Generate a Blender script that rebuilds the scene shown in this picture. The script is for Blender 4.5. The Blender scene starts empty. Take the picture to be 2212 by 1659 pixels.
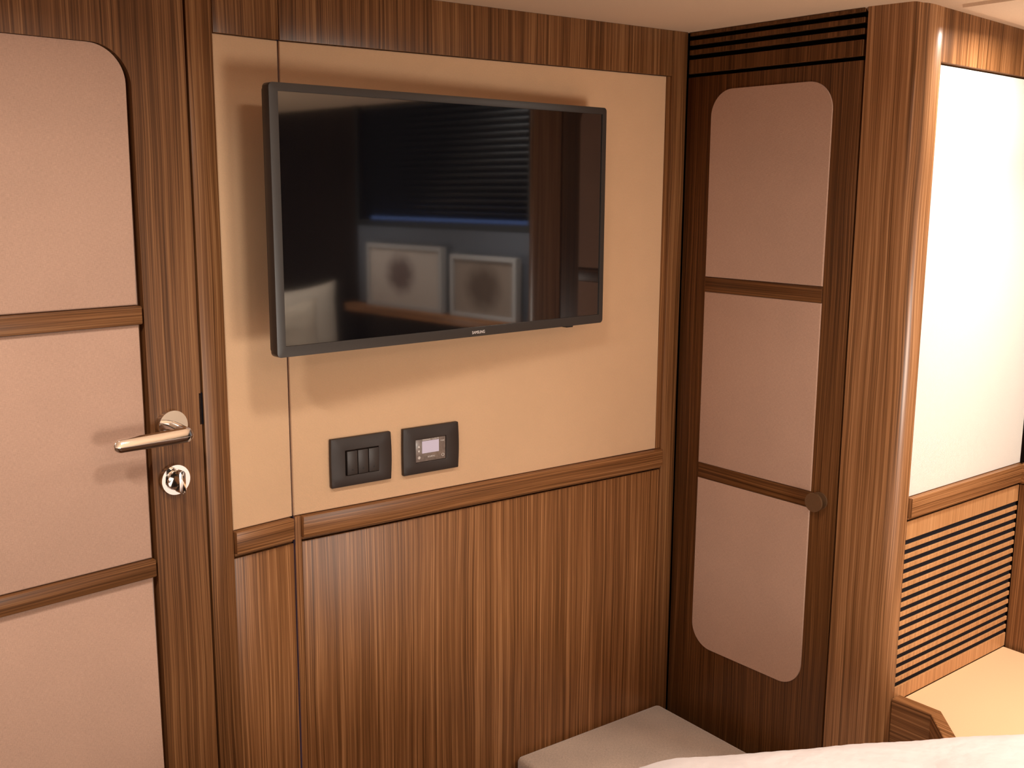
import bpy, bmesh, math, random
from mathutils import Matrix, Vector
from mathutils import noise as mnoise
random.seed(7)
C = bpy.context.scene.collection
S = bpy.context.scene
PI = math.pi
# ------------------------------------------------------------------ camera, world, lamps, exposure
W_PX, H_PX, F_PX = 2212, 1659, 2314.42
cam_d = bpy.data.cameras.new('camera'); cam = bpy.data.objects.new('camera', cam_d); C.objects.link(cam)
cam_d.sensor_fit = 'HORIZONTAL'; cam_d.sensor_width = 36.0; cam_d.lens = 36.0 * F_PX / W_PX
cam_d.clip_start = 0.02
R_ = ((0.8064, 0.1010, 0.5827), (-0.5914, 0.1470, 0.7929), (0.0056, 0.9840, -0.1783))
right, up, fwd = (Vector([R_[i][k] for i in range(3)]) for k in range(3))
fwd.normalize(); right = (right - fwd * right.dot(fwd)).normalized(); up = right.cross(fwd)
m = Matrix.Identity(4)
for i in range(3):
    m[i][0], m[i][1], m[i][2] = right[i], up[i], -fwd[i]
m[0][3], m[1][3], m[2][3] = 0.0, -1.7, 1.6
cam.matrix_world = m
S.camera = cam

world = bpy.data.worlds.new('world'); S.world = world; world.use_nodes = True
bg = world.node_tree.nodes['Background']
bg.inputs[0].default_value = (0.30, 0.45, 1.0, 1); bg.inputs[1].default_value = 0.9
vs = S.view_settings
vs.view_transform = 'Standard'; vs.look = 'None'; vs.gamma = 1.0; vs.use_curve_mapping = False
vs.exposure = 0.0
LAMP = (1.0, 0.92, 0.82)
def down_or_fill_light(x, y, z, watts, size=0.10, spread=170):
    l = bpy.data.lights.new('down_or_fill_light', 'AREA'); l.shape = 'DISK'; l.size = size
    l.energy = watts; l.color = LAMP; l.spread = math.radians(spread)
    o = bpy.data.objects.new('down_or_fill_light', l); C.objects.link(o); o.location = (x, y, z)
    return o
Z_CEIL = 1.932
for (x, y, z, w, d, sp) in ((0.05, -0.74, 1.91, 6.8, 0.10, 170), (0.66, -0.76, 1.91, 4.5, 0.12, 170),
                            (1.885, -0.715, 1.893, 3.3, 0.09, 176), (1.97, -1.00, 1.885, 6.6, 0.14, 125),  # the second one is added to brighten grille and shelf
                            (0.30, -1.95, 1.91, 7.0, 0.20, 170), (1.25, -1.45, 1.91, 1.0, 0.12, 150), (1.95, -1.75, 1.885, 4.5, 0.12, 120)):  # first and last added unseen: room fill, light on the mirrored pillows
    down_or_fill_light(x, y, z, w, d, sp)
# added unseen soft light, low on the right, lifting wall tops and ceiling
pl = bpy.data.lights.new('low_fill_light', 'POINT'); pl.energy = 66.0; pl.color = LAMP; pl.shadow_soft_size = 0.24
po = bpy.data.objects.new('low_fill_light', pl); C.objects.link(po); po.location = (1.15, -2.25, 1.02)

# ------------------------------------------------------------------ frames of reference of the walls
def mk_frame(o, d):
    d = Vector((d[0], d[1], 0)).normalized(); y = Vector((-d[1], d[0], 0))
    M = Matrix.Identity(4)
    for i in range(3):
        M[i][0], M[i][1], M[i][2], M[i][3] = d[i], y[i], (0, 0, 1)[i], (o[0], o[1], 0)[i]
    return M
FW = Matrix.Identity(4)
FA = mk_frame((0, 0), (1, 0))                    # back wall (television)
FL = mk_frame((0.770, 0), (0.9885, 0.1514))      # angled wall with the door
FB = mk_frame((1.711, 0), (0.0376, -0.9993))     # wardrobe front
FC = mk_frame((-0.0448, -0.6399), (0.9991, 0.0422))  # nook wall
FD = mk_frame((2.2085, -0.5445), (0.045, -1.0))  # hull side

# ------------------------------------------------------------------ node materials
class NT:
    def __init__(s, name):
        s.m = bpy.data.materials.new(name); s.m.use_nodes = True; s.t = s.m.node_tree
        s.b = s.t.nodes['Principled BSDF']
    def n(s, typ, **kw):
        x = s.t.nodes.new(typ)
        for k, v in kw.items(): setattr(x, k, v)
        return x
    def l(s, a, b): s.t.links.new(a, b)
    def val(s, sock, v):
        if isinstance(v, bpy.types.NodeSocket): s.l(v, sock)
        else: sock.default_value = v
    def math(s, op, a, b=0.0, clamp=False):
        x = s.n('ShaderNodeMath', operation=op, use_clamp=clamp); s.val(x.inputs[0], a); s.val(x.inputs[1], b); return x.outputs[0]
    def comb(s, a, b, c=0.0):
        x = s.n('ShaderNodeCombineXYZ')
        for i, v in enumerate((a, b, c)): s.val(x.inputs[i], v)
        return x.outputs[0]
    def noise(s, vec, scale=1.0, detail=2.0, rough=0.5, dist=0.0):
        x = s.n('ShaderNodeTexNoise'); s.l(vec, x.inputs['Vector'])
        x.inputs['Scale'].default_value = scale; x.inputs['Detail'].default_value = detail
        x.inputs['Roughness'].default_value = rough; x.inputs['Distortion'].default_value = dist
        return x.outputs['Fac']
    def ramp(s, fac, stops):
        x = s.n('ShaderNodeValToRGB'); s.l(fac, x.inputs[0]); e = x.color_ramp.elements
        while len(e) < len(stops): e.new(0.5)
        for i, (p, c) in enumerate(stops):
            e[i].position = p; e[i].color = (c[0], c[1], c[2], 1)
        return x.outputs[0]
    def bump(s, h, strength, dist):
        x = s.n('ShaderNodeBump'); x.inputs['Strength'].default_value = strength; x.inputs['Distance'].default_value = dist
        s.l(h, x.inputs['Height']); s.l(x.outputs[0], s.b.inputs['Normal'])
    def mix(s, fac, a, b, mode='MIX'):
        x = s.n('ShaderNodeMix', data_type='RGBA', blend_type=mode)
        s.val(x.inputs[0], fac)
        for sock, v in ((x.inputs[6], a), (x.inputs[7], b)):
            if isinstance(v, bpy.types.NodeSocket): s.l(v, sock)
            else: sock.default_value = (v[0], v[1], v[2], 1)
        return x.outputs[2]
    def uv(s):
        u = s.n('ShaderNodeUVMap'); sp = s.n('ShaderNodeSeparateXYZ'); s.l(u.outputs[0], sp.inputs[0])
        return sp.outputs[0], sp.outputs[1]
    def rnd(s):
        return s.n('ShaderNodeObjectInfo').outputs['Random']

def wood(name, dark, mid, light, rough=0.34, coat=0.0):
    t = NT(name); a, b = t.uv(); r = t.rnd()
    r7 = t.math('MULTIPLY', r, 37.0)
    wp = t.noise(t.comb(t.math('MULTIPLY', a, 8.0), t.math('MULTIPLY', b, 1.7), r7), 1.0, 2.0)
    a2 = t.math('ADD', a, t.math('MULTIPLY', t.math('SUBTRACT', wp, 0.5), 0.017))
    fine = t.noise(t.comb(t.math('MULTIPLY', a2, 470.0), t.math('MULTIPLY', b, 2.4), r7), 1.0, 3.0, 0.6)
    band = t.noise(t.comb(t.math('MULTIPLY', a2, 150.0), t.math('MULTIPLY', b, 0.9), r7), 1.0, 2.0, 0.55)
    wide = t.noise(t.comb(t.math('MULTIPLY', a2, 22.0), t.math('MULTIPLY', b, 0.7), r7), 1.0, 2.0)
    v = t.math('ADD', t.math('MULTIPLY', fine, 0.62), t.math('ADD', t.math('MULTIPLY', band, 0.36), t.math('MULTIPLY', wide, 0.16)))
    v = t.math('ADD', t.math('MULTIPLY', t.math('SUBTRACT', v, 0.57), 3.3), 0.5, True)
    col = t.ramp(v, ((0.0, dark), (0.32, [d * .45 + k * .55 for d, k in zip(dark, mid)]), (0.55, mid), (1.0, light)))
    pores = t.noise(t.comb(t.math('MULTIPLY', a2, 900.0), t.math('MULTIPLY', b, 9.0), r7), 1.0, 1.0)
    pf = t.math('MULTIPLY', t.math('SUBTRACT', 0.44, pores, True), 3.0, True)
    col = t.mix(t.math('MULTIPLY', pf, 0.55), col, dark)
    t.l(col, t.b.inputs['Base Color'])
    t.b.inputs['Roughness'].default_value = rough
    t.b.inputs['Specular IOR Level'].default_value = 0.27
    t.b.inputs['Coat Weight'].default_value = coat; t.b.inputs['Coat Roughness'].default_value = 0.20
    t.bump(v, 0.12, 0.0006)
    return t.m

def fabric(name, col, twill=0.0026, amt=0.24, blotch=0.10, rough=0.92, diag=True, fuzz=0.25):
    t = NT(name); a, b = t.uv()
    nz = t.noise(t.comb(t.math('MULTIPLY', a, 500.0), t.math('MULTIPLY', b, 500.0)), 1.0, 2.0)
    if diag:
        k = 2 * PI / twill
        w1 = t.math('SINE', t.math('ADD', t.math('MULTIPLY', t.math('ADD', a, t.math('MULTIPLY', b, 0.85)), k), t.math('MULTIPLY', nz, 1.2)))
        w2 = t.math('SINE', t.math('MULTIPLY', t.math('SUBTRACT', t.math('MULTIPLY', a, 0.8), b), k))
        pat = t.math('ADD', t.math('MULTIPLY', w1, 0.42), t.math('MULTIPLY', w2, 0.06))
    else:
        h = t.noise(t.comb(t.math('MULTIPLY', a, 160.0), t.math('MULTIPLY', b, 1500.0)), 1.0, 2.0)
        v = t.noise(t.comb(t.math('MULTIPLY', a, 1500.0), t.math('MULTIPLY', b, 160.0)), 1.0, 2.0)
        pat = t.math('MULTIPLY', t.math('SUBTRACT', t.math('ADD', h, v), 1.0), 1.3)
    big = t.noise(t.comb(t.math('MULTIPLY', a, 9.0), t.math('MULTIPLY', b, 9.0)), 1.0, 3.0)
    f = t.math('ADD', t.math('ADD', t.math('MULTIPLY', pat, amt), t.math('MULTIPLY', t.math('SUBTRACT', nz, 0.5), 0.18)), t.math('MULTIPLY', t.math('SUBTRACT', big, 0.5), blotch))
    dk = [c * 0.55 for c in col]; lt = [min(1.0, c * 1.45) for c in col]
    c2 = t.ramp(t.math('ADD', f, 0.5), ((0.0, dk), (0.5, col), (1.0, lt)))
    t.l(c2, t.b.inputs['Base Color'])
    t.b.inputs['Roughness'].default_value = rough; t.b.inputs['Specular IOR Level'].default_value = 0.12
    t.b.inputs['Sheen Weight'].default_value = fuzz; t.b.inputs['Sheen Roughness'].default_value = 0.5
    t.bump(t.math('ADD', pat, nz), 0.35, 0.0006)
    return t.m

def plain(name, col, rough=0.5, metal=0.0, spec=0.5, speck=0.0, scale=900.0, coat=0.0):
    t = NT(name)
    tc = t.n('ShaderNodeTexCoord')
    nz = t.noise(tc.outputs['Object'], scale, 2.0)
    k = speck
    c2 = t.ramp(nz, ((0.25, [c * (1 - k) for c in col]), (0.75, [min(1.0, c * (1 + k)) for c in col])))
    t.l(c2, t.b.inputs['Base Color'])
    t.b.inputs['Roughness'].default_value = rough; t.b.inputs['Metallic'].default_value = metal
    t.b.inputs['Specular IOR Level'].default_value = spec; t.b.inputs['Coat Weight'].default_value = coat
    if speck: t.bump(nz, 0.15, 0.0004)
    return t.m

WOOD = wood('striped_walnut_veneer', (0.090, 0.035, 0.0105), (0.240, 0.100, 0.036), (0.43, 0.205, 0.085))
WOOD_DARK = wood('striped_walnut_darker', (0.045, 0.016, 0.0045), (0.118, 0.045, 0.0135), (0.21, 0.088, 0.031))  # the striped walnut colours, scaled darker
WOOD_SHADED = wood('shaded_walnut_veneer', (0.066, 0.025, 0.0075), (0.176, 0.072, 0.0255), (0.31, 0.148, 0.060))  # same walnut dimmed: shade on friezes and door put into the colour
WOOD_LIT = wood('lit_walnut_veneer', (0.12, 0.050, 0.016), (0.315, 0.140, 0.056), (0.50, 0.255, 0.115), coat=0.38)  # same walnut lightened: the column's light put into the colour
WOOD_FINE = wood('light_straight_grain_veneer', (0.40, 0.190, 0.076), (0.52, 0.258, 0.108), (0.64, 0.345, 0.160))
WOOD_BLACK = wood('near_black_veneer', (0.006, 0.004, 0.003), (0.018, 0.010, 0.007), (0.035, 0.02, 0.013))  # near-black tone for the hull side and rear wall
BEIGE = fabric('beige_twill_fabric', (0.67, 0.425, 0.255))
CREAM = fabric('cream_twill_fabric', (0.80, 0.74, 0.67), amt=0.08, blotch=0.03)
PINK = fabric('dusty_pink_linen', (0.50, 0.312, 0.228), diag=False, amt=0.30, blotch=0.16)
DARKFAB = fabric('dark_brown_fabric', (0.03, 0.014, 0.012), diag=False, amt=0.10)
GREYFAB = fabric('taupe_wool_fabric', (0.47, 0.345, 0.262), diag=False, amt=0.85, blotch=0.55, fuzz=0.5)
BLACK = plain('black_shadow_gap', (0.004, 0.004, 0.006), 0.9, spec=0.1)
GRILLE = plain('black_grille_cloth', (0.012, 0.011, 0.016), 0.85, spec=0.2, speck=0.4, scale=700)
CEIL = plain('cream_ceiling_vinyl', (0.70, 0.50, 0.35), 0.85, spec=0.2, speck=0.05, scale=600)
CHROME = plain('polished_chrome', (0.90, 0.88, 0.86), 0.10, metal=1.0)
BRONZE = plain('dark_bronze', (0.17, 0.092, 0.046), 0.40, metal=0.35, speck=0.15)
BEZEL = plain('brown_black_bezel', (0.034, 0.028, 0.025), 0.36, spec=0.5, speck=0.2, scale=1500)
TVBACK = plain('black_tv_plastic', (0.01, 0.01, 0.01), 0.5)
PLATE = plain('dark_brown_plate', (0.023, 0.013, 0.010), 0.5, speck=0.3, scale=1500)
KEY = plain('dark_brown_key', (0.030, 0.021, 0.018), 0.45, speck=0.25, scale=1500)
PRINT = plain('pale_print', (0.75, 0.68, 0.64), 0.6)
ICON = plain('dark_print', (0.012, 0.008, 0.006), 0.6)
GLASSY = plain('smoky_display_window', (0.19, 0.145, 0.125), 0.22, spec=0.5, speck=0.22, scale=160)
LAM = plain('peach_laminate', (0.74, 0.47, 0.27), 0.55, spec=0.25, speck=0.025, scale=400)
FLOORM = plain('brown_floor', (0.16, 0.085, 0.045), 0.5, speck=0.1, scale=60)
def screen_mat():
    t = NT('glossy_black_screen')
    t.b.inputs['Base Color'].default_value = (0.003, 0.003, 0.004, 1); t.b.inputs['Roughness'].default_value = 0.05
    t.b.inputs['Specular IOR Level'].default_value = 1.0; t.b.inputs['Coat Weight'].default_value = 1.0
    t.b.inputs['Coat Roughness'].default_value = 0.035; t.b.inputs['Coat IOR'].default_value = 1.6
    return t.m
SCREEN = screen_mat()
def lcd_mat():
    t = NT('backlit_lcd')
    t.b.inputs['Base Color'].default_value = (0.35, 0.30, 0.34, 1); t.b.inputs['Roughness'].default_value = 0.25
    t.b.inputs['Emission Color'].default_value = (0.62, 0.50, 0.60, 1); t.b.inputs['Emission Strength'].default_value = 0.42
    return t.m
LCD = lcd_mat()
def linen_mat(name, col):
    t = NT(name); tc = t.n('ShaderNodeTexCoord')
    big = t.noise(tc.outputs['Object'], 6.5, 3.0, 0.5, 0.6)
    cr = t.noise(tc.outputs['Object'], 55.0, 3.0)
    c2 = t.ramp(big, ((0.3, [c * 0.88 for c in col]), (0.6, col)))
    t.l(c2, t.b.inputs['Base Color']); t.b.inputs['Roughness'].default_value = 0.9
    t.b.inputs['Specular IOR Level'].default_value = 0.15; t.b.inputs['Sheen Weight'].default_value = 0.2
    t.bump(t.math('ADD', t.math('MULTIPLY', big, 1.0), t.math('MULTIPLY', cr, 0.15)), 0.55, 0.02)
    return t.m
DUVET = linen_mat('white_cotton', (0.655, 0.575, 0.555))
PILLOW = linen_mat('off_white_cotton', (0.72, 0.64, 0.55))
KNIT = linen_mat('ribbed_cream_knit', (0.62, 0.53, 0.43))

# ------------------------------------------------------------------ mesh helpers (all in a wall frame: x along, y into the wall, z up)
def add_box(bm, x0, x1, y0, y1, z0, z1, bev=0.0, seg=2):
    vs_ = [bm.verts.new(p) for p in ((x0, y0, z0), (x1, y0, z0), (x1, y1, z0), (x0, y1, z0), (x0, y0, z1), (x1, y0, z1), (x1, y1, z1), (x0, y1, z1))]
    fs = [bm.faces.new([vs_[i] for i in q]) for q in ((0, 3, 2, 1), (4, 5, 6, 7), (0, 1, 5, 4), (1, 2, 6, 5), (2, 3, 7, 6), (3, 0, 4, 7))]
    if bev > 0:
        es = list({e for f in fs for e in f.edges})
        bmesh.ops.bevel(bm, geom=es, offset=bev, segments=seg, profile=0.5, affect='EDGES')
def box(x0, x1, y0, y1, z0, z1, bev=0.0, seg=2):
    bm = bmesh.new(); add_box(bm, x0, x1, y0, y1, z0, z1, bev, seg); return bm
def rr_points(x0, x1, z0, z1, tl=0, tr=0, br=0, bl=0, n=14):
    out = []
    for cx, cz, r, a0 in ((x1, z1, tr, 0), (x0, z1, tl, 90), (x0, z0, bl, 180), (x1, z0, br, 270)):
        sx = -1 if cx == x1 else 1; sz = -1 if cz == z1 else 1
        if r <= 0: out.append((cx, cz)); continue
        for i in range(n + 1):
            a = math.radians(a0 + 90.0 * i / n)
            out.append((cx + sx * r + r * math.cos(a), cz + sz * r + r * math.sin(a)))
    return out                                  # counter-clockwise in x-z
def add_prism(bm, pts, y_front, y_back, bev=0.0, seg=2):
    f_ = [bm.verts.new((x, y_front, z)) for x, z in pts]; b_ = [bm.verts.new((x, y_back, z)) for x, z in pts]
    front = bm.faces.new(f_); bm.faces.new(list(reversed(b_))); n = len(pts)
    for i in range(n):
        j = (i + 1) % n; bm.faces.new((f_[i], b_[i], b_[j], f_[j]))
    if bev > 0:
        bmesh.ops.bevel(bm, geom=list(front.edges), offset=bev, segments=seg, profile=0.5, affect='EDGES')
def pad(x0, x1, y_front, y_back, z0, z1, tl=0, tr=0, br=0, bl=0, bev=0.003):
    bm = bmesh.new(); add_prism(bm, rr_points(x0, x1, z0, z1, tl, tr, br, bl), y_front, y_back, bev, 3); return bm
def poly_prism_z(bm, pts, z0, z1, bev=0.0, seg=2, all_=False):
    lo = [bm.verts.new((x, y, z0)) for x, y in pts]; hi = [bm.verts.new((x, y, z1)) for x, y in pts]
    bm.faces.new(list(reversed(lo))); top = bm.faces.new(hi); n = len(pts)
    for i in range(n):
        j = (i + 1) % n; bm.faces.new((lo[i], lo[j], hi[j], hi[i]))
    if bev > 0:
        es = list(top.edges) if not all_ else list({e for f in bm.faces for e in f.edges})
        bmesh.ops.bevel(bm, geom=es, offset=bev, segments=seg, profile=0.5, affect='EDGES')
def add_disc(bm, cx, cz, r, y_front, y_back, bev=0.0, n=40, rim=2):
    pts = [(cx + r * math.cos(2 * PI * i / n), cz + r * math.sin(2 * PI * i / n)) for i in range(n)]
    add_prism(bm, pts, y_front, y_back, bev, rim)
def holed_plate(outer, holes, y_front, y_back, bev=0.0):
    bm = bmesh.new(); es = []
    for loop in [outer] + holes:
        v = [bm.verts.new((x, y_front, z)) for x, z in loop]
        es += [bm.edges.new((v[i], v[(i + 1) % len(v)])) for i in range(len(v))]
    bmesh.ops.triangle_fill(bm, edges=es, use_beauty=True, use_dissolve=False)
    bmesh.ops.recalc_face_normals(bm, faces=bm.faces[:])
    if bm.faces and bm.faces[0].normal.y > 0: bmesh.ops.reverse_faces(bm, faces=bm.faces[:])
    ex = bmesh.ops.extrude_face_region(bm, geom=bm.faces[:])
    bmesh.ops.translate(bm, verts=[g for g in ex['geom'] if isinstance(g, bmesh.types.BMVert)], vec=(0, y_back - y_front, 0))
    bmesh.ops.recalc_face_normals(bm, faces=bm.faces[:])
    return bm

def obj(name, bm, mat, parent=None, frame=FW, base=(0, 0, 0), grain='z', smooth=True, **props):
    """links bm (given in frame coordinates) as ONE mesh object; UVs in metres, (across, along) the grain"""
    bm.normal_update()
    if base != (0, 0, 0): bmesh.ops.translate(bm, verts=bm.verts[:], vec=[-c for c in base])
    uvl = bm.loops.layers.uv.new('UVMap'); g = 'xyz'.index(grain)
    for f in bm.faces:
        nrm = [abs(c) for c in f.normal]; k = nrm.index(max(nrm))
        if k == g: ax, al = [i for i in range(3) if i != g]
        else: al = g; ax = 3 - g - k
        for lp in f.loops:
            co = lp.vert.co; lp[uvl].uv = (co[ax] + base[ax] + 0.37 * k, co[al] + base[al])
        f.smooth = smooth
    me = bpy.data.meshes.new(name); bm.to_mesh(me); bm.free()
    me.materials.append(mat)
    o = bpy.data.objects.new(name, me); C.objects.link(o)
    if smooth:
        md = o.modifiers.new('edge split', 'EDGE_SPLIT'); md.split_angle = math.radians(35); md.use_edge_sharp = False
    if parent is not None: o.parent = parent
    else: o.matrix_world = frame @ Matrix.Translation(base)
    for k, v in props.items(): o[k] = v
    return o
def thing(name, label, cat, frame=FW, base=(0, 0, 0), group=None, kind=None):
    o = bpy.data.objects.new(name, None); C.objects.link(o); o.empty_display_size = 0.05
    o.matrix_world = frame @ Matrix.Translation(base)
    o['label'] = label; o['category'] = cat
    if group: o['group'] = group
    if kind: o['kind'] = kind
    return o
def struct(name, bm, mat, label, cat, frame=FW, base=(0, 0, 0), grain='z', smooth=True):
    return obj(name, bm, mat, None, frame, base, grain, smooth, label=label, category=cat, kind='structure')
def text_mesh(name, body, size, mat, parent, x, y, z, width=None):
    cu = bpy.data.curves.new('tmp', 'FONT'); cu.body = body; cu.size = size; cu.align_x = 'CENTER'; cu.align_y = 'CENTER'; cu.extrude = 0.0002
    to = bpy.data.objects.new('tmp', cu); C.objects.link(to)
    dg = bpy.context.evaluated_depsgraph_get(); me = bpy.data.meshes.new_from_object(to.evaluated_get(dg))
    bpy.data.objects.remove(to); bpy.data.curves.remove(cu)
    xs = [v.co.x for v in me.vertices]; k = (width / (max(xs) - min(xs))) if width else 1.0
    for v in me.vertices:
        a, b, c = v.co; v.co = (a * k, -c, b)
    me.name = name; me.materials.clear(); me.materials.append(mat)
    o = bpy.data.objects.new(name, me); C.objects.link(o); o.parent = parent; o.location = (x, y, z)
    return o

Z_TOP = 1.839        # underside of the friezes
Z_R1, Z_R0 = 1.0285, 0.985   # dado rail
# ------------------------------------------------------------------ room shell
struct('floor', box(-1.0, 2.6, -2.9, 0.45, -0.05, 0.0), FLOORM, 'dark brown cabin floor hidden below the bench and bed', 'floor')
CEIL_X = ((-1.0, 0.0), (1.727, 0.0), (1.736, 0.006), (1.765, 0.0125), (2.06, 0.0242), (2.26, 0.032), (2.6, 0.045))
def ceil_z(x):
    for (a, da), (b, db) in zip(CEIL_X, CEIL_X[1:]):
        if x <= b: return Z_CEIL - da - (db - da) * (x - a) / (b - a)
    return Z_CEIL
bm = bmesh.new()      # headliner, falling gently towards the hull
prof_ = [(x, Z_CEIL - d) for x, d in CEIL_X] + [(2.6, Z_CEIL + 0.06), (-1.0, Z_CEIL + 0.06)]
add_prism(bm, prof_, -2.9, 0.45)
bmesh.ops.recalc_face_normals(bm, faces=bm.faces[:])
struct('ceiling', bm, CEIL, 'plain cream ceiling along the top of the photo', 'ceiling')
struct('wall_behind', box(-1.0, 2.6, -2.95, -2.85, 0, Z_CEIL), WOOD_BLACK, 'wooden wall behind the bed head, opposite the television', 'wall')
struct('wall_entry', box(-1.02, -0.92, -2.9, 0.3, 0, Z_CEIL), WOOD, 'wooden wall beyond the hinge side of the door', 'wall')

# back wall (television)
wb = struct('wall_back', box(0.775, 1.80, 0.008, 0.08, 0, Z_CEIL), BLACK, 'wood clad back wall that carries the television', 'wall', FA)
obj('frieze', box(0.7705, 1.6630, -0.004, 0.0075, Z_TOP, Z_CEIL, 0.0012), WOOD_SHADED, wb)
obj('stile', box(1.6640, 1.7065, -0.005, 0.0075, 0, Z_CEIL, 0.0015), WOOD_SHADED, wb)
struct('trim_7', box(1.6515, 1.6638, 0.0015, 0.0075, Z_R1, Z_TOP - 0.0005), WOOD, 'slim wooden filler strip right of the wide beige panel', 'trim', FA)
obj('lower_panel', box(0.7845, 1.6630, -0.001, 0.0075, 0, 0.9795, 0.0012), WOOD, wb)
# angled wall with the door
wl = struct('wall_left', box(-1.75, -0.004, 0.0485, 0.10, 0, Z_CEIL), BLACK, 'angled wall left of the television that holds the door', 'wall', FL)
obj('frieze', box(-0.1205, -0.001, -0.004, 0.0475, Z_TOP, Z_CEIL, 0.0012), WOOD_SHADED, wl)
obj('jamb', box(-0.1660, -0.1215, -0.004, 0.0475, 0, Z_CEIL, 0.0015), WOOD_SHADED, wl)
obj('lower_panel', box(-0.1205, -0.0014, -0.001, 0.0475, 0, 0.9795, 0.0008), WOOD, wl)
obj('strike_plate', box(-0.1735, -0.1664, -0.003, 0.012, 1.2215, 1.2740, 0.0005), BLACK, wl)
def rail_bm(x0, x1, y0=-0.012, back=0.008):
    bm = bmesh.new(); add_box(bm, x0, x1, y0, back, Z_R0 + 0.0045, Z_R1 - 0.0005, 0.0016, 2)
    add_box(bm, x0, x1, y0 + 0.007, back, Z_R0 - 0.001, Z_R0 + 0.004, 0.0008, 1)
    return bm
struct('trim_1', rail_bm(0.7835, 1.6630), WOOD, 'horizontal wooden dado rail below the switch plate', 'rail', FA, grain='x')
struct('trim_2', rail_bm(-0.1205, -0.0055), WOOD, 'short wooden dado rail below the narrow beige strip', 'rail', FL, grain='x')
bmc = bmesh.new(); add_box(bmc, 0.7716, 0.7832, -0.0026, 0.0075, 0, 1.0280, 0.0006, 1)
struct('trim_3', bmc, WOOD, 'thin upright bead where the two dado rails meet', 'trim', FA)

# upholstered wall panels
obj('upholstered_panel', pad(-0.1205, -0.0014, 0.000, 0.047, Z_R1 + 0.0003, Z_TOP - 0.0007, bev=0.0025), BEIGE, frame=FL, base=(-0.06, 0, Z_R1),
    label='narrow beige fabric wall panel between door and television', category='wall panel', group='beige wall panels')
obj('upholstered_panel', pad(0.7716, 1.6510, 0.000, 0.0075, Z_R1 + 0.0003, Z_TOP - 0.0007, bev=0.0025), BEIGE, frame=FA, base=(1.2, 0, Z_R1),
    label='wide beige fabric wall panel behind the television', category='wall panel', group='beige wall panels')

# ------------------------------------------------------------------ door
DX0, DX1 = -1.02, -0.1695
dr = thing('door_1', 'wooden cabin door with three pink fabric panels and chrome lever', 'door', FL, (0, 0, 0), kind='structure')
hole = rr_points(-0.86, -0.2585, 0.5765, 1.8065, 0.06, 0.06, 0.06, 0.06)
obj('door_leaf', holed_plate([(DX0, 0.006), (DX1, 0.006), (DX1, Z_CEIL - 0.004), (DX0, Z_CEIL - 0.004)], [hole], -0.003, 0.012), WOOD_SHADED, dr)
obj('door_core', box(DX0 + 0.001, DX1 - 0.001, 0.0125, 0.04, 0.007, Z_CEIL - 0.005), WOOD_DARK, dr)
for z0, z1, kw in ((1.4225, 1.8058, dict(tl=0.06, tr=0.055)), (1.0165, 1.3930, {}), (0.5770, 0.9860, dict(bl=0.06, br=0.055))):
    obj('fabric_panel', pad(-0.8595, -0.2655, 0.0005, 0.012, z0, z1, bev=0.003, **kw), PINK, dr, grain='x', label='dusty pink fabric panel')
for z0, z1 in ((1.3935, 1.4220), (0.9865, 1.0160)):
    obj('door_rail', box(-0.8590, -0.2630, -0.008, 0.012, z0, z1, 0.0025, 2), WOOD_SHADED, dr, grain='x')
# lever handle on a round rose
hx, hz = -0.2245, 1.2290
bm = bmesh.new(); add_disc(bm, hx, hz, 0.0245, -0.013, -0.0028, 0.002, 48)
hd = obj('door_handle', bm, CHROME, dr, label='chrome lever handle')
bm = bmesh.new()
def add_tube(bm, pts, r, n=16):
    rings = []
    for i, p in enumerate(pts):
        p = Vector(p); a = Vector(pts[max(0, i - 1)]); b = Vector(pts[min(len(pts) - 1, i + 1)])
        t = (b - a).normalized(); u = t.orthogonal().normalized() if i == 0 else (rings_u - t * rings_u.dot(t)).normalized()
        rings_u = u; v = t.cross(u)
        rings.append([bm.verts.new(p + (u * math.cos(2 * PI * k / n) + v * math.sin(2 * PI * k / n)) * r) for k in range(n)])
    for A, B in zip(rings, rings[1:]):
        for k in range(n): bm.faces.new((A[k], A[(k + 1) % n], B[(k + 1) % n], B[k]))
    bm.faces.new(list(reversed(rings[0]))); bm.faces.new(rings[-1])
add_tube(bm, [(hx, -0.012, hz - 0.002), (hx, -0.030, hz - 0.003), (hx + 0.001, -0.052, hz - 0.006)], 0.0095)
obj('neck', bm, CHROME, hd)
# lever: a bar with a ridge along its face and rounded ends
bm = bmesh.new()
L0, L1 = hx - 0.118, hx + 0.0115
sec = []
RE = 0.0125
xs_ = [L0 + RE * (1 - math.cos(PI / 2 * k / 9)) for k in range(10)] + [L0 + RE + (L1 - L0 - 2 * RE) * k / 6 for k in range(1, 6)] + [L1 - RE * (1 - math.cos(PI / 2 * k / 9)) for k in range(9, -1, -1)]
for x in xs_:
    s = (x - L0) / (L1 - L0); d = min(x - L0, L1 - x, RE)
    e = max(0.06, math.sqrt(max(0.0, 1 - ((RE - d) / RE) ** 2)))
    hgt = (0.0108 + 0.0018 * s) * e; dep = 0.0055 * (0.55 + 0.45 * e); zc = hz - 0.0085
    prof = [(-0.052 + dep * 0.2, hgt), (-0.052 - dep * 0.55, hgt * 0.86), (-0.052 - dep * 1.2, -0.12 * hgt), (-0.052 - dep * 0.75, -hgt * 0.86),
            (-0.052, -hgt), (-0.052 + dep * 0.8, -hgt * 0.8), (-0.052 + dep, 0), (-0.052 + dep * 0.8, hgt * 0.8)]
    sec.append([bm.verts.new((x, y, zc + z)) for y, z in prof])
for A, B in zip(sec, sec[1:]):
    for k in range(8): bm.faces.new((A[k], B[k], B[(k + 1) % 8], A[(k + 1) % 8]))
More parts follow.
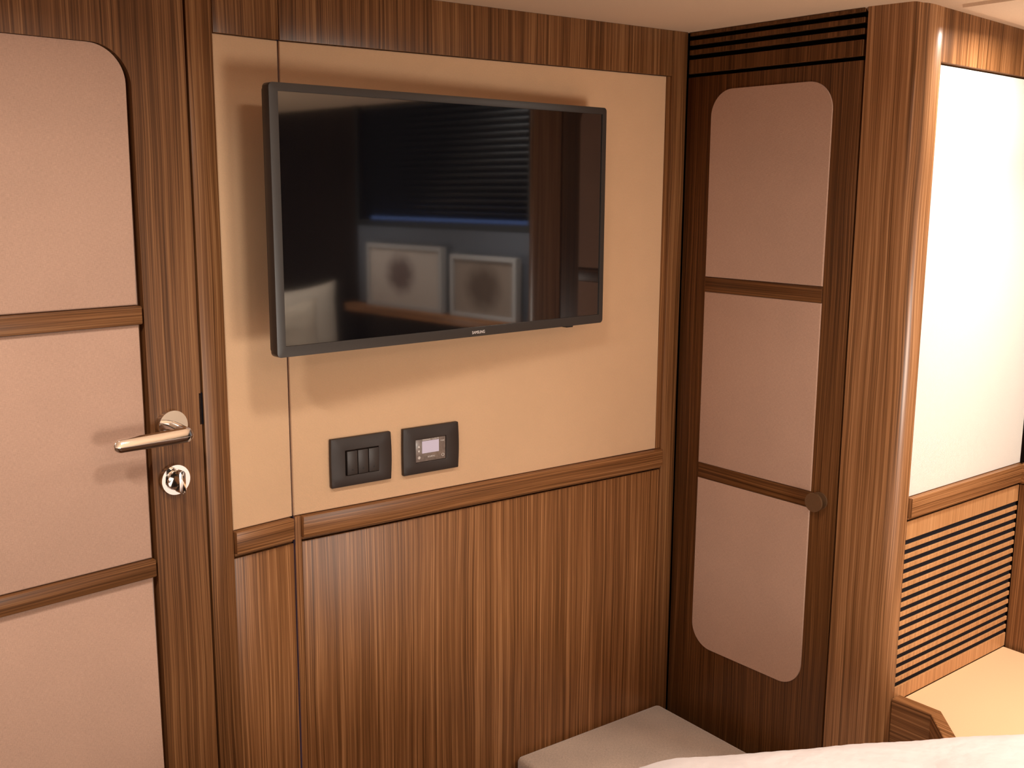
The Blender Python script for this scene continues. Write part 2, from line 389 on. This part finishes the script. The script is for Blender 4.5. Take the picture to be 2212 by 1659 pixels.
bm.faces.new(sec[0]); bm.faces.new(list(reversed(sec[-1])))
bmesh.ops.recalc_face_normals(bm, faces=bm.faces[:])
lv = obj('lever', bm, CHROME, hd)
lv.modifiers[0].split_angle = math.radians(80); bv_ = lv.modifiers.new('bevel', 'BEVEL'); bv_.width = 0.0009; bv_.segments = 3; bv_.limit_method = 'ANGLE'; bv_.angle_limit = math.radians(22); lv.modifiers.move(1, 0)
# thumb turn below
tx, tz = -0.2245, 1.1405
bm = bmesh.new(); add_disc(bm, tx, tz, 0.0243, -0.0125, -0.0028, 0.002, 48)
tt = obj('thumb_turn', bm, CHROME, dr, label='round chrome privacy lock')
bm = bmesh.new(); add_disc(bm, tx - 0.001, tz, 0.0155, -0.0175, -0.0126, 0.0015, 36)
obj('collar', bm, CHROME, tt)
bm = bmesh.new(); add_prism(bm, rr_points(tx - 0.0055, tx + 0.0055, tz - 0.0185, tz + 0.0185, 0.005, 0.005, 0.005, 0.005, 6), -0.034, -0.0176, 0.001, 2)
obj('wing', bm, CHROME, tt)

# ------------------------------------------------------------------ television
FT = mk_frame((1.0574, -0.1034), (0.9956, 0.0939))
tv_w, tz0, tz1 = 0.3694, 1.3368, 1.7586
tv = thing('television', 'black flat screen television on the beige wall', 'television', FT, (0, 0, tz0))
bs = (0, 0, tz0)
fr = holed_plate(rr_points(-tv_w, tv_w, tz0, tz1, .007, .007, .007, .007, 6), [rr_points(-tv_w + 0.0155, tv_w - 0.0105, tz0 + 0.0170, tz1 - 0.0125)], 0.0, 0.020)
fr_o = obj('bezel', fr, BEZEL, tv, base=bs, label='dark brown matt bezel')
md = fr_o.modifiers.new('bevel', 'BEVEL'); md.width = 0.0035; md.segments = 3; md.limit_method = 'ANGLE'; md.angle_limit = math.radians(50)
fr_o.modifiers.move(1, 0)
obj('screen', box(-tv_w + 0.0145, tv_w - 0.0095, 0.0022, 0.0045, tz0 + 0.0160, tz1 - 0.0115), SCREEN, tv, base=bs, smooth=False, label='glossy black screen reflecting the cabin')
bm = bmesh.new(); add_box(bm, -tv_w + 0.004, tv_w - 0.004, 0.0205, 0.034, tz0 + 0.004, tz1 - 0.004, 0.006); add_box(bm, -0.24, 0.24, 0.034, 0.055, tz0 + 0.04, tz1 - 0.12, 0.008)
obj('back_cover', bm, TVBACK, tv, base=bs)
bm = bmesh.new(); add_prism(bm, [(0.2700, tz0 + 0.002), (0.2925, tz0 + 0.002), (0.2895, tz0 - 0.0035), (0.2730, tz0 - 0.0035)][::-1], 0.004, 0.018, 0.0008, 1)
obj('sensor', bm, TVBACK, tv, base=bs)
text_mesh('logo', 'SAMSUNG', 0.0075, PRINT, tv, 0.0425, -0.0002, 0.0072, 0.0300)
bm = bmesh.new(); add_box(bm, -0.10, 0.10, 0.055, 0.060, 1.44, 1.64, 0.001); add_box(bm, -0.025, 0.025, 0.060, 0.094, 1.52, 1.56, 0.002)
obj('wall_bracket', bm, TVBACK, tv, base=bs)

# ------------------------------------------------------------------ switch plate and climate panel
def plate_outline(x0, x1, z0, z1, bow=0.0018, n=10):
    pts = []
    for i in range(n + 1): t = i / n; pts.append((x1 + bow * math.sin(PI * t) - 0.0, z0 + (z1 - z0) * t))
    for i in range(n + 1): t = i / n; pts.append((x1 + (x0 - x1) * t, z1))
    for i in range(n + 1): t = i / n; pts.append((x0 - bow * 0.4 * math.sin(PI * t), z1 + (z0 - z1) * t))
    for i in range(n + 1): t = i / n; pts.append((x0 + (x1 - x0) * t, z0))
    out = [pts[0]]
    for p in pts[1:]:
        if math.hypot(p[0] - out[-1][0], p[1] - out[-1][1]) > 1e-6: out.append(p)
    if math.hypot(out[0][0] - out[-1][0], out[0][1] - out[-1][1]) < 1e-6: out.pop()
    return out
def cover(name, label, cat, x0, x1, z0, z1, hx0, hx1, hz0, hz1, group):
    t = thing(name, label, cat, FA, ((x0 + x1) / 2, 0, z0), group)
    b = ((x0 + x1) / 2, 0, z0)
    o = obj('cover_plate', holed_plate(plate_outline(x0, x1, z0, z1), [[(hx0, hz0), (hx1, hz0), (hx1, hz1), (hx0, hz1)]], -0.0085, -0.0003), PLATE, t, base=b)
    md = o.modifiers.new('bevel', 'BEVEL'); md.width = 0.0016; md.segments = 2; md.limit_method = 'ANGLE'; md.angle_limit = math.radians(50); o.modifiers.move(1, 0)
    obj('back_box', box(hx0 - 0.001, hx1 + 0.001, -0.0024, -0.0006, hz0 - 0.001, hz1 + 0.001), BLACK, t, base=b)
    return t, b
sw, sb = cover('light_switch', 'dark brown plate with three rocker keys, left of the pair', 'light switch', 0.8425, 0.9655, 1.0685, 1.1590, 0.8715, 0.9395, 1.0885, 1.1345, 'wall plates under the television')
for i in range(3):
    a = 0.8735 + i * 0.0221; bm = box(a, a + 0.0208, -0.0108, -0.0026, 1.0895, 1.1335, 0.0008)
    k = obj('rocker_key', bm, KEY, sw, base=sb)
    bm = bmesh.new(); add_box(bm, a + 0.0088, a + 0.0118, -0.0111, -0.0108, 1.0970, 1.1000)
    obj('symbol', bm, ICON, k, base=sb)
cl, cb = cover('climate_panel', 'dark brown plate with a small lit climate display', 'control panel', 0.9920, 1.1150, 1.0685, 1.1590, 1.0195, 1.0870, 1.0900, 1.1350, 'wall plates under the television')
dp = obj('display_window', box(1.0200, 1.0865, -0.0062, -0.0026, 1.0905, 1.1345, 0.0003), GLASSY, cl, base=cb, label='smoky clear display window')
obj('lcd', box(1.0340, 1.0715, -0.0067, -0.0062, 1.1065, 1.1300), LCD, dp, base=cb, label='lit lavender display')
lx, lz = cb[0], cb[2]
text_mesh('lettering', 'PERSONAL CLIMATE', 0.0042, PRINT, dp, 1.0530 - lx, -0.0065, 1.1323 - lz, 0.0360)
text_mesh('lettering', 'MODE', 0.0035, PRINT, dp, 1.0795 - lx, -0.0065, 1.1265 - lz, 0.0085)
text_mesh('lettering', 'DOMETIC', 0.0040, PRINT, dp, 1.0545 - lx, -0.0065, 1.0985 - lz, 0.0165)
for zz, sg in ((1.1205, 1), (1.1115, -1)):
    bm = bmesh.new(); p = [(1.0270 - 0.0022, zz - 0.0018 * sg), (1.0270 + 0.0022, zz - 0.0018 * sg), (1.0270, zz + 0.0026 * sg)]
    add_prism(bm, p if sg > 0 else p[::-1], -0.0065, -0.0062); obj('arrow_symbol', bm, PRINT, dp, base=cb)
def ring_bm(cx, cz, r0, r1, y0, y1, n=28, gap=0):
    bm = bmesh.new(); R = []
    for i in range(n + 1 - gap):
        a = PI / 2 + (gap / 2 + i) * 2 * PI / n
        R.append([bm.verts.new((cx + r * math.cos(a), y, cz + r * math.sin(a))) for r, y in ((r0, y0), (r1, y0), (r1, y1), (r0, y1))])
    for A, B in zip(R, R[1:]):
        for k in range(4): bm.faces.new((A[k], A[(k + 1) % 4], B[(k + 1) % 4], B[k]))
    bmesh.ops.recalc_face_normals(bm, faces=bm.faces[:]); return bm
bm = ring_bm(1.0805, 1.0985, 0.0024, 0.0031, -0.0065, -0.0062, gap=6); add_box(bm, 1.0802, 1.0808, -0.0065, -0.0062, 1.0990, 1.1022)
obj('power_symbol', bm, PRINT, dp, base=cb)
bm = bmesh.new()
for k in range(6):
    a = k * PI / 3; c_, s_ = math.cos(a), math.sin(a)
    q = [(0.0007, -0.0005), (0.0030, -0.0011), (0.0030, 0.0004), (0.0007, 0.0005)]
    add_prism(bm, [(1.0275 + x * c_ - z * s_, 1.0990 + x * s_ + z * c_) for x, z in q], -0.0065, -0.0062)
obj('fan_symbol', bm, PRINT, dp, base=cb)

# ------------------------------------------------------------------ wardrobe
wd = thing('wardrobe', 'tall built in wardrobe with three stacked pink fabric panels', 'wardrobe', FB, (0.22, 0, 0))
wbz = (0.22, 0, 0)
obj('carcass', box(-0.004, 0.4385, 0.012, 0.40, 0.0, Z_CEIL - 0.001), BLACK, wd, base=wbz)
slots = [(1.9147, 1.9240), (1.8952, 1.9050), (1.8752, 1.8850)]
bm = bmesh.new()
for z0, z1 in ((1.9240, Z_CEIL - 0.001), (1.9050, 1.9147), (1.8850, 1.8952), (1.8460, 1.8752)):
    add_box(bm, 0.0050, 0.4312, 0.0, 0.0115, z0, z1, 0.0006, 1)
obj('vent_panel', bm, WOOD_DARK, wd, base=wbz, label='slotted wooden vent above the door')
wdoor = obj('door', box(0.0042, 0.4338, 0.0, 0.0115, 0.004, 1.8385, 0.0012), WOOD_DARK, wd, base=wbz)
for z0, z1, kw in ((1.4182, 1.8080, dict(tl=0.055, tr=0.055)), (1.0052, 1.3850, {}), (0.5770, 0.9702, dict(bl=0.055, br=0.055))):
    obj('fabric_panel', pad(0.0752, 0.3745, -0.0032, -0.0002, z0, z1, bev=0.0016, **kw), PINK, wdoor, base=wbz, grain='x', label='dusty pink fabric panel')
for z0, z1 in ((1.3855, 1.4177), (0.9707, 1.0047)):
    obj('rail', box(0.0752, 0.3745, -0.0022, -0.0002, z0, z1, 0.0010), WOOD_DARK, wdoor, base=wbz, grain='x')
bm = bmesh.new(); add_disc(bm, 0.3965, 0.9905, 0.0195, -0.0230, -0.0185, 0.0012, 48, 3); add_disc(bm, 0.3965, 0.9905, 0.0075, -0.0185, -0.0035, 0, 24)
add_disc(bm, 0.3965, 0.9905, 0.0180, -0.0035, -0.0003, 0.0008, 48)
obj('knob', bm, BRONZE, wdoor, base=wbz, label='round dark bronze knob')

# ------------------------------------------------------------------ rounded wooden column between wardrobe and nook
cx = Vector((1.7323, -0.5650)); dB = Vector((0.0376, -0.9993)); dC = Vector((0.9991, 0.0422)); Rr = 0.040
P = [Vector((1.711, 0)) + dB * 0.4385]
cen = cx - dB * Rr + dC * Rr
P.append(cx - dB * Rr)
for i in range(1, 17):
    a = i / 16 * PI / 2
    P.append(cen + (-dC) * Rr * math.cos(a) + dB * Rr * math.sin(a))
inner = [P[-1] + Vector((0.0, 0.030)), P[0] + Vector((0.30, 0.0))]
bm = bmesh.new(); pts = [(p.x, p.y) for p in P] + [(p.x, p.y) for p in [P[-1] + Vector((0.0, 0.06)), P[0] + Vector((0.05, 0))]]
lo = [bm.verts.new((x, y, 0)) for x, y in pts]; hi = [bm.verts.new((x, y, Z_CEIL)) for x, y in pts]
# UV across = length along the curve
n = len(pts); faces = [bm.faces.new((lo[i], lo[(i + 1) % n], hi[(i + 1) % n], hi[i])) for i in range(n)]
bm.faces.new(list(reversed(lo))); bm.faces.new(hi)
bmesh.ops.recalc_face_normals(bm, faces=bm.faces[:])
col_o = struct('wall_right', bm, WOOD_LIT, 'tall rounded wooden column between wardrobe and bright nook', 'column')
s_acc = [0.0]
for i in range(n): s_acc.append(s_acc[-1] + math.hypot(pts[(i + 1) % n][0] - pts[i][0], pts[(i + 1) % n][1] - pts[i][1]))
me = col_o.data; uvd = me.uv_layers['UVMap'].data
for p in me.polygons:
    if abs(p.normal.z) > 0.5: continue
    ids = [min(range(n), key=lambda k: (pts[k][0] - me.vertices[v].co.x) ** 2 + (pts[k][1] - me.vertices[v].co.y) ** 2) for v in p.vertices]
    for li, v, k in zip(p.loop_indices, p.vertices, ids):
        s = s_acc[k] if not (k == 0 and (n - 1) in ids) else s_acc[n]
        uvd[li].uv = (s, me.vertices[v].co.z)

# ------------------------------------------------------------------ nook: wall, cream panel, dado rail, louvred grille
C0, C1 = 1.8190, 2.2580
wn = struct('wall_nook', box(C0 + 0.001, C1 + 0.12, 0.026, 0.08, 0, Z_CEIL), BLACK, 'wall of the bright nook right of the column', 'wall', FC)
bm = bmesh.new()
add_prism(bm, [(C0 - 0.0005, 1.8270), (C1 + 0.02, 1.8190), (C1 + 0.02, Z_CEIL), (C0 - 0.0005, Z_CEIL)], 0.0, 0.025, 0.0008, 1)
obj('frieze', bm, WOOD, wn)
obj('lower_panel', box(C0, C1 + 0.02, 0.002, 0.025, 0, 0.602), WOOD, wn)
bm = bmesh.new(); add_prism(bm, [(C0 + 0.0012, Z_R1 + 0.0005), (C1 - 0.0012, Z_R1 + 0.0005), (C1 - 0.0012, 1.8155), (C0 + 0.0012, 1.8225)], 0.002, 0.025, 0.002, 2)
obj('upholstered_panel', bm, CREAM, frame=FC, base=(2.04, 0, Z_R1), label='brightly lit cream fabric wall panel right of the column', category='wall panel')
struct('trim_4', rail_bm(C0 + 0.0006, C1 - 0.001, -0.0085, 0.025), WOOD, 'lit wooden dado rail above the louvred grille', 'rail', FC, grain='x')
gr = thing('vent_grille', 'louvred wooden vent grille with black slots above the shelf', 'vent grille', FC, (2.04, 0, 0.6105))
gb = (2.04, 0, 0.6105)
bm = bmesh.new(); pitch = 0.01947; zt = 0.9434
add_box(bm, C0 + 0.0015, C1 - 0.0005, 0.0, 0.0035, zt, 0.9800, 0.0006, 1)
for i in range(15):
    a = zt - pitch * i - 0.0102; add_box(bm, C0 + 0.0008, C1 - 0.0015, 0.0, 0.0035, a - 0.00927, a, 0.0005, 1)
add_box(bm, C0 + 0.0008, C1 - 0.0005, 0.0, 0.0035, 0.6105, zt - pitch * 15 - 0.0102, 0.0006, 1)
obj('louvre_panel', bm, WOOD_FINE, gr, base=gb)
obj('grille_cloth', box(C0 + 0.001, C1 - 0.001, 0.0040, 0.0245, 0.6105, 0.9790), GRILLE, gr, base=gb, label='black cloth behind the slots')

# ------------------------------------------------------------------ hull side with window and blind
wh = thing('wall_hull', 'dark hull side wall at the right edge of the photo', 'wall', FD, (0, 0, 0), kind='structure')
# opening x 0.50..1.40 (towards the bed head), z 1.47..1.90
WX0, WX1, WZ0, WZ1 = 0.455, 1.335, 1.490, 1.905
outer = [(-0.02, 0), (2.40, 0), (2.40, Z_CEIL), (-0.02, Z_CEIL)]
obj('wall_panel', holed_plate(outer, [[(WX0, WZ0), (WX1, WZ0), (WX1, WZ1), (WX0, WZ1)]], 0.012, 0.06), WOOD_BLACK, wh, smooth=False)
obj('lower_panel', box(0.0008, 1.45, 0.004, 0.0115, 0, 0.980), WOOD_SHADED, wh)
struct('trim_5', rail_bm(0.001, 0.41, -0.010, 0.0115), WOOD, 'wooden dado rail on the hull side by the right edge', 'rail', FD, grain='x')
obj('upholstered_panel', pad(0.006, 0.40, 0.002, 0.0115, Z_R1 + 0.001, Z_TOP, bev=0.003), DARKFAB, frame=FD, base=(0.2, 0, Z_R1), label='dark brown fabric wall panel at the right edge', category='wall panel')
wn1 = thing('window_1', 'hull window behind the dark blind, seen mirrored in the television', 'window', FD, (0, 0, 0), kind='structure')
obj('window_frame', holed_plate([(WX0 - 0.02, WZ0 - 0.02), (WX1 + 0.02, WZ0 - 0.02), (WX1 + 0.02, WZ1 + 0.02), (WX0 - 0.02, WZ1 + 0.02)], [[(WX0, WZ0), (WX1, WZ0), (WX1, WZ1), (WX0, WZ1)]], 0.002, 0.0115), TVBACK, wn1, smooth=False)
gl = NT('window_glass'); gl.b.inputs['Transmission Weight'].default_value = 1.0; gl.b.inputs['Roughness'].default_value = 0.0; gl.b.inputs['IOR'].default_value = 1.1
obj('pane', box(WX0 + 0.0005, WX1 - 0.0005, 0.052, 0.056, WZ0 + 0.0005, WZ1 - 0.0005), gl.m, wn1, smooth=False)
SPLASH = plain('blue_daylit_panel', (0.085, 0.095, 0.12), 0.6)  # pale wall panel, blue daylight spill put into its colour
SLAT = plain('glossy_dark_slat', (0.02, 0.02, 0.024), 0.22, metal=0.5)
bm = bmesh.new()
zz = WZ1 - 0.026
while zz > WZ0 + 0.008:
    tilt = math.radians(-58); K = 6; rows = []
    for k in range(K + 1):
        u_ = (k / K - 0.5) * 0.025; bow = 0.0026 * (1 - (2 * k / K - 1) ** 2)
        for t_ in (0.0, 0.0007):
            yy = u_ * math.cos(tilt) + (bow + t_) * math.sin(tilt); z_ = u_ * math.sin(tilt) * 1.0 + (bow + t_) * math.cos(tilt)
            rows.append([bm.verts.new((x, 0.030 + yy, zz + z_)) for x in (WX0 + 0.004, WX1 - 0.004)])
    for k in range(K):
        a_, b_, c_, d_ = rows[2 * k], rows[2 * k + 1], rows[2 * k + 2], rows[2 * k + 3]
        bm.faces.new((a_[0], a_[1], c_[1], c_[0])); bm.faces.new((b_[0], d_[0], d_[1], b_[1]))
    zz -= 0.0215
bmesh.ops.recalc_face_normals(bm, faces=bm.faces[:])
bl = thing('venetian_blind', 'dark slatted blind over the hull window, mirrored in the television', 'blind', FD, (0.895, 0.03, WZ0))
obj('slats', bm, SLAT, bl, base=(0.895, 0.03, WZ0), smooth=False)
obj('head_rail', box(WX0 + 0.003, WX1 - 0.003, 0.018, 0.042, WZ1 - 0.022, WZ1 - 0.001, 0.002), TVBACK, bl, base=(0.895, 0.03, WZ0))
obj('splash_panel', box(0.42, 1.345, 0.004, 0.0115, 1.185, WZ0 - 0.022), SPLASH, wh)
# ledge with two framed pictures
LZ = 1.183
obj('ledge', box(0.42, 1.36, -0.055, 0.0115, LZ - 0.03, LZ, 0.003), WOOD, frame=FD, base=(0.95, 0, LZ - 0.03), grain='x', label='wooden ledge under the blind that holds two framed pictures', category='shelf')
PICF = plain('pale_picture_frame', (0.36, 0.35, 0.35), 0.4)
def art(name, base_c, ink, cxy, size):
    t = NT(name); tc = t.n('ShaderNodeTexCoord'); sp = t.n('ShaderNodeSeparateXYZ'); t.l(tc.outputs['Object'], sp.inputs[0])
    x = t.math('DIVIDE', t.math('SUBTRACT', sp.outputs[0], cxy[0]), size); z = t.math('DIVIDE', t.math('SUBTRACT', sp.outputs[2], cxy[1]), size * 0.9)
    d = t.math('SQRT', t.math('ADD', t.math('MULTIPLY', x, x), t.math('MULTIPLY', z, z)))
    n_ = t.noise(tc.outputs['Object'], 26.0, 4.0, 0.6)
    f = t.math('MULTIPLY', t.math('SUBTRACT', 1.0, d, True), t.math('ADD', 0.3, n_))
    t.l(t.ramp(f, ((0.12, base_c), (0.5, ink))), t.b.inputs['Base Color']); t.b.inputs['Roughness'].default_value = 0.6
    return t.m
def picture(x0, x1, h, label, mat):
    b = ((x0 + x1) / 2, -0.018, LZ + 0.0005)
    t = thing('framed_picture', label, 'picture', FD, b, 'pictures on the ledge')
    z0, z1 = LZ + 0.0005, LZ + h
    obj('frame', holed_plate([(x0, z0), (x1, z0), (x1, z1), (x0, z1)], [[(x0 + .016, z0 + .014), (x1 - .016, z0 + .014), (x1 - .016, z1 - .014), (x0 + .016, z1 - .014)]], -0.030, -0.006), PICF, t, base=b, smooth=False)
    obj('print', box(x0 + .014, x1 - .014, -0.024, -0.012, z0 + .012, z1 - .012), mat, t, base=b)
picture(0.475, 0.790, 0.205, 'framed brown print on the ledge nearer the nook, mirrored in the television', art('brown_print', (0.26, 0.20, 0.16), (0.10, 0.06, 0.04), (0.0, 0.10), 0.12))
picture(0.835, 1.250, 0.225, 'pale framed print on the ledge nearer the pillows, mirrored in the television', art('pale_print_art', (0.46, 0.40, 0.36), (0.14, 0.09, 0.08), (0.02, 0.12), 0.11))

# ------------------------------------------------------------------ shelf in the nook with fiddle rail
TZ = 0.6100
sh = thing('side_shelf', 'peach topped shelf with raised wooden edge in the nook', 'shelf', FW, (2.0, -0.9, TZ - 0.1))
sbz = (2.0, -0.9, TZ - 0.1)
yC = lambda x: -0.6399 + 0.0422 * (x + 0.0448) / 0.9991 - 0.0015
top = [(1.7905, yC(1.79)), (1.7955, -0.6505), (1.7000, -0.7520), (1.7200, -0.80), (1.7200, -1.48), (2.2310, -1.48), (2.2050, -0.80), (2.2030, yC(2.203))]
bm = bmesh.new(); poly_prism_z(bm, top, TZ - 0.03, TZ)
bmesh.ops.recalc_face_normals(bm, faces=bm.faces[:])
obj('shelf_top', bm, LAM, sh, base=sbz, label='smooth peach coloured top', smooth=False)
ou = [(1.7641, yC(1.764) ), (1.7681, -0.6461), (1.6830, -0.7365)]; inn = [(1.7900, yC(1.79)), (1.7950, -0.6510), (1.7010, -0.7525)]
for nm, za, zb in (('raised_edge', TZ - 0.078, TZ + 0.0125),):
    bm = bmesh.new()
    for i in range(2):
        q = [ou[i], ou[i + 1], inn[i + 1], inn[i]]; b2 = bmesh.new(); poly_prism_z(b2, q, za, zb, 0.0012, 1); bmesh.ops.recalc_face_normals(b2, faces=b2.faces[:])
        me_ = bpy.data.meshes.new('tmp'); b2.to_mesh(me_); b2.free(); bm.from_mesh(me_); bpy.data.meshes.remove(me_)
    obj(nm, bm, WOOD, sh, base=sbz, grain='y')
bm = bmesh.new(); poly_prism_z(bm, [(1.80, yC(1.80)), (1.81, -0.66), (1.74, -0.76), (1.74, -1.46), (2.21, -1.46), (2.19, -0.80), (2.19, yC(2.19))], 0.001, TZ - 0.0305)
bmesh.ops.recalc_face_normals(bm, faces=bm.faces[:])
obj('cabinet', bm, BLACK, sh, base=sbz, smooth=False)

# ------------------------------------------------------------------ bench in the corner
bn = thing('bench', 'low corner bench with a taupe woven cushion', 'bench', FW, (1.49, -0.3, 0))
bb = (1.49, -0.3, 0)
bm = bmesh.new(); poly_prism_z(bm, [(1.2600, -0.0058), (1.2600, -0.62), (1.6820, -0.62), (1.6780, -0.0058)], 0.30, 0.4095, 0.013, 4, True)
bmesh.ops.recalc_face_normals(bm, faces=bm.faces[:])
obj('cushion', bm, GREYFAB, bn, base=bb, grain='x', label='taupe woven cushion')
obj('base', box(1.285, 1.668, -0.60, -0.0145, 0.0, 0.299), WOOD, bn, base=bb)

# ------------------------------------------------------------------ bed, duvet, pillows
bd = thing('bed', 'bed under the white duvet at the bottom right', 'bed', FW, (1.3, -1.7, 0))
bdb = (1.3, -1.7, 0)
foot = [(1.60, -0.99), (1.30, -0.84), (1.08, -0.72), (0.98, -0.70), (0.86, -0.75), (0.70, -0.92), (0.70, -2.80), (2.20, -2.80), (2.20, -1.60), (1.60, -1.55)]
bm = bmesh.new(); poly_prism_z(bm, foot, 0.001, 0.36); bmesh.ops.recalc_face_normals(bm, faces=bm.faces[:]); obj('bed_base', bm, WOOD, bd, base=bdb, smooth=False)
bm = bmesh.new(); poly_prism_z(bm, foot, 0.361, 0.585, 0.02, 2); bmesh.ops.recalc_face_normals(bm, faces=bm.faces[:]); obj('mattress', bm, PILLOW, bd, base=bdb)

def seg_dist(p, a, b):
    ab = (b[0] - a[0], b[1] - a[1]); t = max(0, min(1, ((p[0] - a[0]) * ab[0] + (p[1] - a[1]) * ab[1]) / (ab[0] ** 2 + ab[1] ** 2)))
    return math.hypot(p[0] - a[0] - ab[0] * t, p[1] - a[1] - ab[1] * t)
DZ = 0.785
edge = [(1.675, -0.990), (1.585, -0.905), (1.475, -0.842), (1.395, -0.796), (1.300, -0.745), (1.190, -0.690), (1.075, -0.628), (1.000, -0.612), (0.915, -0.640), (0.80, -0.74), (0.64, -0.95), (0.64, -1.55), (1.675, -1.55)]
def inside(p, poly):
    r = False; j = len(poly) - 1
    for i in range(len(poly)):
        (xi, yi), (xj, yj) = poly[i], poly[j]
        if (yi > p[1]) != (yj > p[1]) and p[0] < (xj - xi) * (p[1] - yi) / (yj - yi) + xi: r = not r
        j = i
    return r
bm = bmesh.new(); st = 0.0125; nx = int((1.70 - 0.60) / st); ny = int((2.32 - 0.58) / st); grid = {}
for i in range(nx + 1):
    for j in range(ny + 1):
        p = (0.60 + i * st, -2.32 + j * st)
        if not inside(p, edge): continue
        d = min(seg_dist(p, edge[k], edge[(k + 1) % len(edge)]) for k in range(len(edge)))
        rad = 0.075; drop = 0.0
        if d < rad: drop = 0.085 * (1 - math.sqrt(max(0, 1 - ((rad - d) / rad) ** 2)))
        v3 = Vector((p[0] * 3.2, p[1] * 3.2, 0.3)); w = mnoise.noise(v3) * 0.010 + mnoise.noise(v3 * 2.7) * 0.005
        w += 0.004 * math.sin(p[0] * 38 + 6 * mnoise.noise(v3)) * max(0, mnoise.noise(v3 * 0.7 + Vector((3, 1, 0))))
        grid[i, j] = bm.verts.new((p[0], p[1], DZ - drop + w * min(1, d / 0.05)))
for (i, j), v in list(grid.items()):
    q = [(i, j), (i + 1, j), (i + 1, j + 1), (i, j + 1)]
    if all(k in grid for k in q): bm.faces.new([grid[k] for k in q])
bmesh.ops.delete(bm, geom=[v for v in bm.verts if not v.link_faces], context='VERTS')
be = [e for e in bm.edges if len(e.link_faces) == 1]
ex = bmesh.ops.extrude_edge_only(bm, edges=be)
for g in ex['geom']:
    if isinstance(g, bmesh.types.BMVert): g.co.z = 0.590
be = [e for e in bm.edges if len(e.link_faces) == 1]
bmesh.ops.holes_fill(bm, edges=be, sides=0)
bmesh.ops.recalc_face_normals(bm, faces=bm.faces[:])
dv = obj('duvet', bm, DUVET, base=(1.2, -1.4, 0.59), label='white cotton duvet at the bottom right of the photo', category='duvet')
dv.modifiers.remove(dv.modifiers[0])
sm = dv.modifiers.new('smooth', 'SMOOTH'); sm.factor = 0.5; sm.iterations = 3

def pillow_bm(w, h, t, rib=0):
    bm = bmesh.new(); N = 30; G = {}
    for side in (1, -1):
        for i in range(N + 1):
            for j in range(N + 1):
                a = i / N * 2 - 1; b = j / N * 2 - 1
                pin = 1 - 0.10 * (1 - abs(a) ** 2) * (abs(b) ** 6) ; pinb = 1 - 0.10 * (1 - abs(b) ** 2) * (abs(a) ** 6)
                th = t * (max(0, 1 - abs(a) ** 3.2) * max(0, 1 - abs(b) ** 3.2)) ** 0.62
                if rib: th *= 1 + 0.05 * math.sin(b * rib)
                edge_ = i in (0, N) or j in (0, N)
                if edge_ and side == -1: G[side, i, j] = G[1, i, j]; continue
                G[side, i, j] = bm.verts.new((a * w / 2 * pinb, side * th / 2 * -1, b * h / 2 * pin + h / 2))
    for side in (1, -1):
        for i in range(N):
            for j in range(N):
                q = [G[side, i, j], G[side, i + 1, j], G[side, i + 1, j + 1], G[side, i, j + 1]]
                bm.faces.new(q if side == 1 else q[::-1])
    bmesh.ops.recalc_face_normals(bm, faces=bm.faces[:])
    return bm
def pillow(label, mat, loc, yaw, tilt, w, h, t, rib=0):
    o = obj('pillow', pillow_bm(w, h, t, rib), mat, label=label, category='pillow', group='pillows at the bed head')
    o.matrix_world = Matrix.Translation(loc) @ Matrix.Rotation(yaw, 4, 'Z') @ Matrix.Rotation(tilt, 4, 'X')
    return o
pillow('plain off white pillow, mirrored at lower left in the television', PILLOW, (1.985, -1.95, 0.592), PI + 0.05, -0.10, 0.53, 0.67, 0.15)
pillow('ribbed cream cushion in front of the plain pillow, mirrored in the television', KNIT, (1.80, -1.79, 0.592), PI + 0.05, -0.10, 0.48, 0.63, 0.13, 60)

# ------------------------------------------------------------------ dropped ceiling panel above the nook
bm = bmesh.new(); drop = 0.0058
pl_ = [(1.769, -0.599), (1.9954, -0.586), (2.215, -0.574), (2.235, -1.30), (1.769, -1.30)]
lo = [bm.verts.new((x, y, ceil_z(x) - drop)) for x, y in pl_]; hi = [bm.verts.new((x, y, ceil_z(x) + 0.004)) for x, y in pl_]
bm.faces.new(lo); bm.faces.new(hi[::-1])
for k in range(5): bm.faces.new((lo[k], hi[k], hi[(k + 1) % 5], lo[(k + 1) % 5]))
bmesh.ops.recalc_face_normals(bm, faces=bm.faces[:])
struct('trim_6', bm, CEIL, 'shallow dropped cream ceiling panel above the nook', 'ceiling panel')
